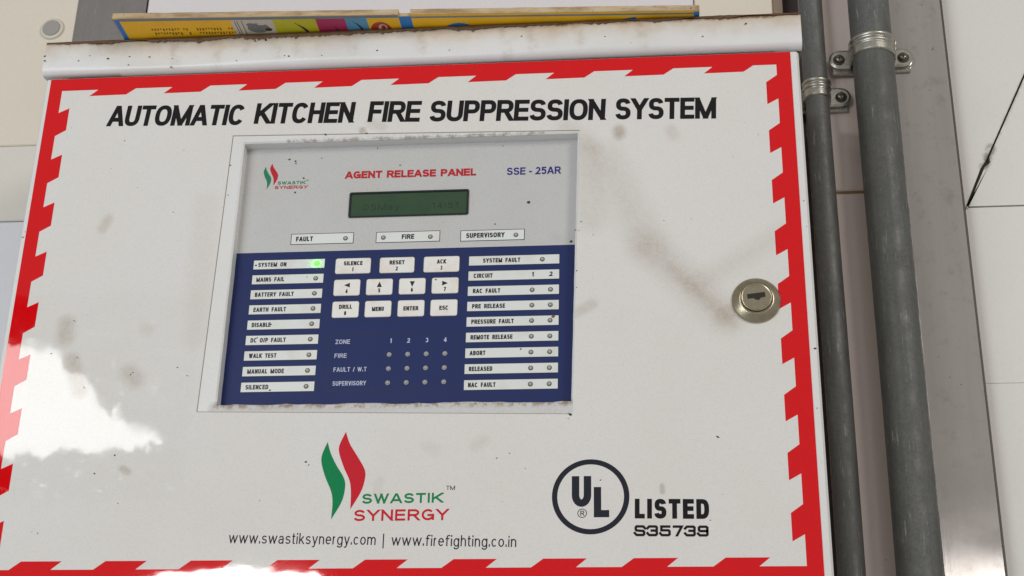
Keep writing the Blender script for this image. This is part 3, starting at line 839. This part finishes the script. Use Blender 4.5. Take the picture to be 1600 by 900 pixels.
# ------------------------------------------------------------------ control panel behind the window
PD = 9.0
CP_mb = MB(); CP_mb.box(112, 358, 38, 243, PD, PD + 6)
panel_o = build('control_panel', CP_mb, M_SILVER, CX)
q = MB(); q.flat(113, 357, 124.4, 242.5, PD - .05)
build('blue_field', q, M_BLUE, panel_o)
T = PD - .08
q = MB()
line(q, 'AGENT RELEASE PANEL', (189.9, 69.0), (281.9, 69.6), 5.7, .25, T, gap=.06, space=.50, mat=0, sq=2.3)
build('panel_lettering', q, [M_REDINK], panel_o)
q = MB(); line(q, 'SSE - 25AR', (303.2, 70.0), (340.4, 70.2), 5.7, .19, T, gap=.10, space=.45, sq=2.3); build('model_lettering', q, M_BLUEINK, panel_o)
q = MB(); k = .352
flame(q, GREEN_L, GREEN_R, T, 0, k, (132.7, 57.6), (193.2, 263.9)); flame(q, RED_L, RED_R, T, 1, k * .97, (137.2, 55.2), (204.6, 257.2))
line(q, 'SWASTIK', (142.2, 72.0), (162.0, 72.2), 2.5, .22, T, gap=.16, mat=0); line(q, 'SYNERGY', (140.4, 75.5), (163.9, 75.7), 2.5, .22, T, gap=.16, mat=1)
line(q, 'TM', (162.3, 69.7), (164.1, 69.7), .9, .2, T, gap=.1, mat=0)
build('company_logo', q, [M_GREENINK, M_REDINK], panel_o)

# indicator lights: one mesh shared by all the unlit ones
q = MB(); q.lathe(0, 600, [(1.6, 0), (1.6, -.12), (1.25, -.16)], 0, 16); q.lathe(0, 600, [(1.15, -.1), (1.05, -.5), (.6, -.85)], 1, 14)
led_mesh = None
zone_mesh = None
M_ZONELED = Mat('zone_led_lens', srgb(226, 222, 208), 0.25).m
M_ZONERIM = Mat('zone_led_rim', srgb(170, 168, 164), 0.35).m
def led(x, y, d=T, lit=False, small=False):
    global led_mesh, zone_mesh
    if led_mesh is None:
        o = build('indicator_light', q, [M_LEDRIM, M_LED], panel_o, origin=Vector((0, 0, 0)))
        led_mesh = o.data; o.location = P(x, y, d - .1) - WLOC[panel_o.name]; WLOC[o.name] = P(x, y, d - .1)
    else:
        o = link('indicator_light', led_mesh, panel_o, P(x, y, d - .1))
    if lit:
        o.data = led_mesh.copy(); o.data.materials.clear(); o.data.materials.append(M_LIT); o.data.materials.append(M_LIT)
        o.scale = (1.25, 1.5, 1.25); o['label'] = 'glowing green indicator light'
    if small:
        if zone_mesh is None:
            zone_mesh = led_mesh.copy(); zone_mesh.materials.clear(); zone_mesh.materials.append(M_ZONERIM); zone_mesh.materials.append(M_ZONELED)
        o.data = zone_mesh
    return o

def strip(x0, x1, y0, y1, words, label=None, outlined=False):
    m = MB()
    s = .45 if outlined else .35
    m.box(x0 - s, x1 + s, y0 - s, y1 + s, PD - .09, PD + .05, 1)
    m.box(x0, x1, y0, y1, PD - .16, PD, 0)
    for wtext, xa, xb, cap, base in words:
        line(m, wtext, (xa, base), (xb, base), cap, .235, PD - .17, gap=.10, space=.85, mat=2, sq=3.0)
    o = build('label_strip', m, [M_STRIP, M_OUTLINE, M_INK], panel_o)
    return o
def skew(x, y): return y + (x - 240) * .004
def sw(t, c=3.35, extra=.0):
    return sum((.2 if ch == 'I' else .5 if ch == ' ' else .78) for ch in t) * c * .9
for t, xs, xw, x0, x1, yy in (('FAULT', 158.8, 170.6, 155.6, 198.5, 111.2), ('FIRE', 232.2, 240.8, 214.8, 258.1, 111.5), ('SUPERVISORY', 276.4, 302.6, 272.9, 315.8, 112.0)):
    strip(x0, x1, yy, yy + 7.4, [(t, xs, xw, 3.6, yy + 5.4)], outlined=True)
for x, y in ((193.3, 115.2), (219.5, 115.4), (251.9, 115.7), (310.3, 116.0)): led(x, y, PD - .16)
LEFT = [('SYSTEM ON', 134.0, 153.6), ('MAINS FAIL', 133.6, 153.0), ('BATTERY FAULT', 133.6, 160.4), ('EARTH FAULT', 133.6, 156.0), ('DISABLE', 133.4, 146.4), ('DC O/P FAULT', 133.6, 157.6), ('WALK TEST', 133.5, 152.2), ('MANUAL MODE', 133.4, 158.2), ('SILENCED', 133.2, 148.6)]
for i, (t, xa, xb) in enumerate(LEFT):
    yy = 130.3 + 11.1 * i
    x0 = 130.8 - .08 * i; x1 = 180.0 - .09 * i
    strip(x0, x1, yy, yy + 6.6, [(t, xa, xb, 3.2, yy + 4.9)])
    led(174.8 - .11 * i, yy + 3.3, PD - .16, lit=(i == 0))
RIGHT = [('SYSTEM FAULT', 288.4, 313.6, ()), ('CIRCUIT', 282.4, 295.2, ()), ('RAC FAULT', 282.2, 300.6, (1, 2)), ('PRE RELEASE', 282.0, 304.0, (1, 2)), ('PRESSURE FAULT', 281.8, 310.0, (1, 2)), ('REMOTE RELEASE', 281.6, 309.4, (1, 2)), ('ABORT', 281.4, 291.8, (1, 2)), ('RELEASED', 281.2, 296.6, (1, 2)), ('NAC FAULT', 281.0, 299.0, (1, 2))]
for i, (t, xa, xb, ls) in enumerate(RIGHT):
    yy = 131.3 + 11.1 * i
    words = [(t, xa, xb, 3.2, yy + 4.9)]
    if i == 1: words += [('1', 321.4, 322.8, 3.3, yy + 4.8), ('2', 333.2, 335.4, 3.3, yy + 4.8)]
    strip(279.0 - .08 * i, 339.8 - .06 * i, yy, yy + 6.7, words)
    if i == 0: led(328.4, yy + 3.4, PD - .16)
    for k in ls: led((322.0, 334.2)[k - 1] - .05 * i, yy + 3.4, PD - .16)

def rrect(x0, x1, y0, y1, r, n=4):
    pts = []
    for cx, cy, a in ((x1 - r, y0 + r, -90), (x1 - r, y1 - r, 0), (x0 + r, y1 - r, 90), (x0 + r, y0 + r, 180)):
        for i in range(n + 1):
            t = math.radians(a + 90 * i / n); pts.append((cx + r * math.cos(t), cy + r * math.sin(t)))
    return pts
def button(x0, x1, y0, y1, top=None, num=None, arrow=None):
    m = MB(); rim = rrect(x0 - .45, x1 + .45, y0 - .45, y1 + .45, 1.7); m.face([(x, y, PD - .09) for x, y in rim], 1)
    a = rrect(x0, x1, y0, y1, 1.4); c = rrect(x0 + .5, x1 - .5, y0 + .5, y1 - .5, 1.0)
    m.grid([[(x, y, PD - .10) for x, y in a], [(x, y, PD - .28) for x, y in a], [(x, y, PD - .5) for x, y in c]], 0, True, close=True)
    m.face([(x, y, PD - .5) for x, y in c], 0)
    cx = (x0 + x1) / 2; h = y1 - y0; d = PD - .51
    if top:
        w = sw(top) * .88 if num else sw(top) * .86
        ctext(m, top, cx, y0 + (h * .47 if num else h * .64), w, 3.1, .25, d, 2, gap=.09, sq=3.0)
    if num: ctext(m, num, cx, y0 + h * .86, 1.5 if num != '1' else .9, 3.0, .24, d, 2)
    if arrow:
        s = 1.75; cy = y0 + h * .36
        tri = {'L': [(-s * 1.15, 0), (s * 1.15, -s), (s * 1.15, s)], 'R': [(s * 1.15, 0), (-s * 1.15, s), (-s * 1.15, -s)], 'U': [(0, -s * 1.3), (s, s * 1.1), (-s, s * 1.1)], 'D': [(0, s * 1.3), (-s, -s * 1.1), (s, -s * 1.1)]}[arrow]
        m.face([(cx + a_, cy + b_, d) for a_, b_ in tri], 2)
    return build('button', m, [M_KEY, M_OUTLINE, M_INK], panel_o)
for (x0, x1, t, nn) in ((187.7, 212.0, 'SILENCE', '1'), (218.1, 241.9, 'RESET', '2'), (248.2, 272.5, 'ACK', '3')): button(x0, x1, 130.4 + (x0 - 187) * .005, 141.9 + (x0 - 187) * .007, t, nn)
for (x0, x1, a_, nn) in ((187.6, 205.6, 'L', '4'), (209.8, 227.8, 'U', '5'), (232.1, 250.1, 'D', '6'), (254.3, 272.4, 'R', '7')): button(x0, x1, 146.2 + (x0 - 187) * .004, 158.1, None, nn, a_)
for (x0, x1, t, nn) in ((187.6, 205.7, 'DRILL', '8'), (209.8, 227.7, 'MENU', None), (232.0, 250.0, 'ENTER', None), (254.1, 272.2, 'ESC', None)): button(x0, x1, 162.3 + (x0 - 187) * .004, 174.1 + (x0 - 187) * .004, t, nn)

# zone table
q = MB(); w = .55
for (x0, x1, y0, y1) in ((187.2, 272.2, 186.3, 186.3 + w), (187.2, 272.2, 226 - w, 226), (187.2, 187.2 + w, 186.3 + w, 226 - w), (272.2 - w, 272.2, 186.3 + w, 226 - w)): q.flat(x0, x1, y0, y1, T)
for t, b_, xb in (('ZONE', 192.9, 201.2), ('FIRE', 202.8, 199.6), ('FAULT / W.T', 212.6, 213.5), ('SUPERVISORY', 222.3, 213.6)):
    line(q, t, (191.4, b_), (xb, b_), 3.1, .165, T, gap=.15, space=.7, mat=1, sq=2.4)
for t, x in (('1', 228.6), ('2', 240.5), ('3', 252.7), ('4', 264.9)): ctext(q, t, x, 192.9, 2.0 if t != '1' else 1.1, 3.2, .19, T, 1)
build('zone_table_print', q, [M_ZONELINE, M_WHITEINK], panel_o)
for y in (201.1, 211.0, 220.9):
    for x in (228.0, 240.3, 252.6, 265.0): led(x, y, PD - .05, small=True)

# display: sunken green glass in a black frame
q = MB()
a = rrect(194.2, 277.4, 80.3, 99.7, 1.2); c = rrect(195.4, 276.2, 81.5, 98.7, .8)
q.grid([[(x, y, PD - .02) for x, y in a], [(x, y, PD - .9) for x, y in a], [(x, y, PD - .9) for x, y in c], [(x, y, PD - .12) for x, y in c]], 0, False, close=True)
q.face([(x, y, PD - .10) for x, y in rrect(195.2, 276.4, 81.3, 98.9, .8)], 1)
line(q, '05 May', (204.5, 94.2), (229.5, 94.2), 4.6, .15, PD - .11, gap=.3, mat=2, sq=4)
line(q, '14:51', (252, 94.2), (270, 94.2), 4.6, .15, PD - .11, gap=.3, mat=2, sq=4)
build('display', q, [M_BEZEL, M_LCD, M_LCDINK], panel_o)
# specks on the panel face
q = MB()
for x, y, r, m in ((149, 52.3, 1.0, 1), (153.6, 53.9, .7, 0), (154, 55.6, .6, 0), (160.5, 67.6, .7, 0), (155.3, 78.6, .7, 0), (141.4, 74.2 + 1, .4, 1), (228.4, 59.6, .7, 1), (318.5, 91.6, 1.1, 0), (296, 107.4, .7, 1), (347.6, 122, 1.2, 0), (211.6, 45.5, .6, 1),
                   (172.3, 52.0, .5, 0), (300, 47, .4, 0), (142, 150.5, .35, 0), (146.5, 178, .7, 0), (149.8, 224.6, .8, 0), (132.3, 134, .8, 1), (336.2, 176.4, 1.3, 1), (138, 187.3, .6, 1), (315, 199, .8, 1), (257, 148, .6, 0), (168.5, 143.5, .5, 1)):
    speck(x, y, r, PD - .55 if 248 < x < 273 and 128 < y < 175 else PD - .2, m, random.uniform(1, 1.6), random.uniform(-1, 1))
for i in range(40): speck(random.uniform(120, 350), random.uniform(46, 122), random.uniform(.1, .25), PD - .05)
build('dirt_speck', q, [M_SPECK, M_RUST], panel_o, kind='stuff')
# glow of the lit indicator on the strip
gp = bpy.data.lights.new('indicator_glow', 'POINT'); gp.energy = .0009; gp.use_shadow = True; gp.color = (.06, 1, .03); gp.shadow_soft_size = .0012
go = bpy.data.objects.new('indicator_glow', gp); COL.objects.link(go); go.location = P(174.6, 133.6, PD - 1.9)

# ------------------------------------------------------------------ flattened carton on the hood, seen from below
ct = thing('carton', P(230, -44, 30), 'flattened yellow and blue printed cardboard carton lying on the cabinet', 'carton')
sl = (-11.8 + 31.0) / (436.9 - 26.5)
def cd(x, k=0.0): return -31.4 + (x - 22.0) * sl + k            # depth of the front edge
UY = -44.2; TH = 4.7
q = MB()
for (xa, xb, back, top) in ((22, 226.8, 120, 0), (235.4, 438.2, 120, .2)):
    N = 40; rows = []
    for i in range(N + 1):
        x = xa + (xb - xa) * i / N
        w = random.uniform(-.25, .25)
        rows.append([(x, UY, cd(x)), (x, UY - .7, cd(x) - .3 + w * .4), (x, UY - TH * .5, cd(x) + w), (x, UY - TH + .4, cd(x) - .3 + w * .4), (x, UY - TH + w * .5, cd(x) + .2), (x, UY - TH, back)])
    q.grid(rows, 0, False)
    for r, in ((rows[0],), (rows[-1],)): q.face(list(r) + [(r[0][0], UY, back)])
q.face([(226.8, UY - 1, cd(226.8, 2.0)), (235.4, UY - 1, cd(235.4, 2.0)), (235.4, UY - 1, 120), (226.8, UY - 1, 120)])
q.face([(226.8, UY, cd(226.8, 2.0)), (235.4, UY, cd(235.4, 2.0)), (235.4, UY - 2.8, cd(235.4, 2.2)), (226.8, UY - 2.8, cd(226.8, 2.2))])
build('board', q, M_KRAFT, ct)
MATS = [M_YEL, M_CBLUE, M_CGREY, M_LIME, M_MAG, M_SKY, M_CRED, M_CWHITE, M_CPIC, M_CBROWN, M_CDARK]
q = MB()
def pr(x0, x1, k0, k1, m, up=0.0, sk0=0.0, sk1=0.0):
    y = UY + .06 + up
    q.face([(x0, y, cd(x0, k0)), (x1, y, cd(x1, k0)), (x1 + sk1, y, cd(x1, k1)), (x0 + sk0, y, cd(x0, k1))], m)
pr(22.2, 226.7, .1, 140, 0); pr(235.5, 438.0, .1, 140, 0); pr(226.7, 235.5, 1.9, 140, 1, .01)
pr(22.4, 26.0, 1.2, 140, 1, .03); pr(434.3, 438.0, 1.2, 140, 1, .03)
pr(26, 226.5, .4, 3.6, 2, .03); pr(235.6, 434.3, 2.4, 4.4, 2, .03)
pr(106, 136, 3.7, 60, 7, .02); pr(136, 167, 3.7, 60, 3, .02); pr(167, 188, 3.7, 60, 4, .02); pr(188, 203.6, 3.7, 60, 5, .02)
for i in range(26):
    for j in range(2):
        x = 46 + i * 2.1 + j * 1.1 + (8 if i > 12 else 0) * .7; q_ = 13 + j * 5
        if random.random() < .85: pr(x, x + 1.1, q_, q_ + random.uniform(1.5, 3.6), 9, .03)
for x in (108.5, 110.2, 113.4): pr(x, x + .5, 5, 22, 10, .03)
def blob(cx, k, rx, rk, m, up=.04, n=20, a0=0, a1=360):
    q.face([(cx + rx * math.cos(math.radians(a0 + (a1 - a0) * i / n)), UY + .06 + up, cd(cx, k) + rk * math.sin(math.radians(a0 + (a1 - a0) * i / n))) for i in range(n + (a1 - a0 < 360))], m)
blob(124, 14, 8, 6, 8); blob(131, 16, 2.5, 2.2, 10, .05); blob(119, 10, 3, 2.2, 8, .05); blob(127, 9, 3.0, 1.5, 7, .06)
def curl(x0, k0, x1, k1, m, w=.9):
    N = 6
    for i in range(N):
        t0, t1 = i / N, (i + 1) / N
        f = lambda t: (x0 + (x1 - x0) * t + 2.0 * math.sin(t * 3.1), k0 + (k1 - k0) * t)
        a_, b_ = f(t0), f(t1); y = UY + .11
        ww = w * (.4 + math.sin(t0 * 3.1))
        q.face([(a_[0] - ww, y, cd(a_[0], a_[1])), (a_[0] + ww, y, cd(a_[0], a_[1])), (b_[0] + ww, y, cd(b_[0], b_[1])), (b_[0] - ww, y, cd(b_[0], b_[1]))], m)
curl(151, 8, 159, 24, 10); curl(176, 11, 180, 21, 10, .6); curl(193, 7, 198, 22, 10, .7)
blob(212, 19, 7.6, 10.5, 6); blob(213.5, 16, 3.2, 4.5, 7, .05); blob(214, 15, 1.6, 2.4, 6, .06)
blob(268, 24, 12.5, 13, 1); blob(414, 22, 10, 9, 6)
q.face([(377, UY + .1, cd(377, 18)), (385, UY + .1, cd(385, 9)), (394, UY + .1, cd(394, 6.5)), (394, UY + .1, cd(394, 20))], 1)
blob(388, 12, 1.6, 1.2, 7, .06)
build('printed_face', q, MATS, ct)

# ------------------------------------------------------------------ what the glossy sheet mirrors: bright sky between leaves, in front of the cabinet
MY = -2.5
def mirror(px, py, Y=MY):
    """point at world depth Y that the door face mirrors towards the photographer's eye through door point px,py (mm)"""
    k = Y / -.90496
    return (px + (px - 407.18) * k, py + (py - 562.70) * k)
GAP = [(-48, 175), (-36.3, 190.4), (-29.8, 190.0), (-21.0, 190.7), (-19.5, 193.0), (-15.4, 191.4), (-13.9, 194.3), (-4.3, 193.3), (0.5, 196.3), (6.4, 199.2), (14.8, 201.6), (14.6, 203.8), (11.1, 206.0), (12.8, 210.5), (15.5, 213.8), (17.3, 211.4), (22.3, 212.9), (28.1, 216.3), (30.3, 220.2), (35.1, 228.5), (40.1, 234.0), (44.9, 238.4), (45.4, 239.0), (48.0, 243.1), (49.4, 238.3), (52.4, 235.6), (55.3, 237.8), (56.7, 243.3), (60.5, 246.7), (63.8, 251.6), (66.6, 253.0), (66.0, 246.2), (69.2, 246.9), (70.2, 251.7), (75.3, 253.1), (80.0, 253.8), (81.8, 260.0), (79.0, 267.3), (75.0, 267.3), (69.5, 265.9), (63.0, 266.4), (51.3, 268.3), (43.7, 271.6), (36.9, 270.1), (28.7, 268.7), (20.6, 268.6), (10.5, 272.5), (3.8, 272.4), (-2.0, 269.6), (-10.0, 269.5), (-14.6, 274.9), (-20.6, 270.7), (-28.5, 272.0), (-48, 285)]
gap = [mirror(*p) for p in GAP]
xs = [p[0] for p in gap]; ys = [p[1] for p in gap]
gx0, gx1, gy0, gy1 = min(xs), max(xs), min(ys), max(ys)
o = area('sky_gap_lamp', P((gx0 + gx1) / 2, (gy0 + gy1) / 2, -2560), P((gx0 + gx1) / 2, (gy0 + gy1) / 2, 0), (gx1 - gx0 + 60) / 1000, (gy1 - gy0 + 60) / 1000, 1.0, (1.0, 1.0, .98))
A_ = (gx1 - gx0 + 60) * (gy1 - gy0 + 60) / 1e6
o.data.energy = radiance(9.0, A_)
def inside(x, y, poly):
    r = False; j = len(poly) - 1
    for i in range(len(poly)):
        xi, yi = poly[i]; xj, yj = poly[j]
        if (yi > y) != (yj > y) and x < (xj - xi) * (y - yi) / (yj - yi) + xi: r = not r
        j = i
    return r
q = MB(); step = 8.0
y = gy0 - 60
while y < gy1 + 60:
    x = gx0 - 60
    while x < gx1 + 60:
        for rep in range(3):
            jx, jy = x + random.uniform(-4, 4), y + random.uniform(-4, 4)
            if not inside(jx + random.gauss(0, 2.5), jy + random.gauss(0, 2.5), gap):
                a = random.uniform(0, 6.28); L = random.uniform(6, 11); W_ = L * .62; t = random.uniform(-5, 5)
                dd = -2500 + random.uniform(-30, 30)
                c, s = math.cos(a), math.sin(a)
                q.face([(jx - L * c, jy - L * s, dd - t), (jx + W_ * s, jy - W_ * c, dd), (jx + L * c, jy + L * s, dd + t), (jx - W_ * s, jy + W_ * c, dd)])
        x += step
    y += step
fo = build('foliage', q, Mat('leaf_green', (.05, .085, .03, 1), .6).m, kind='stuff')
fo['label'] = 'leaves outside the opening, mirrored in the glossy sheet'
# sunlit spots mirrored along the lower edge of the sheet and at the foot of the steel sheet
c0 = mirror(140, 363); o = area('sun_glint_lamp', P(c0[0], c0[1], MY * 1000), P(c0[0], c0[1], 0), .52, .130, 1.0, (1, .99, .97), 'ELLIPSE'); o.data.energy = radiance(40, .52 * .13 * math.pi / 4)

c0 = (1185, -165); o = area('post_glint_lamp', P(c0[0], c0[1], MY * 1000), P(c0[0], c0[1], 0), .32, .33, 1.0, (1, .99, .97)); o.data.energy = radiance(3.6, .32 * .33)
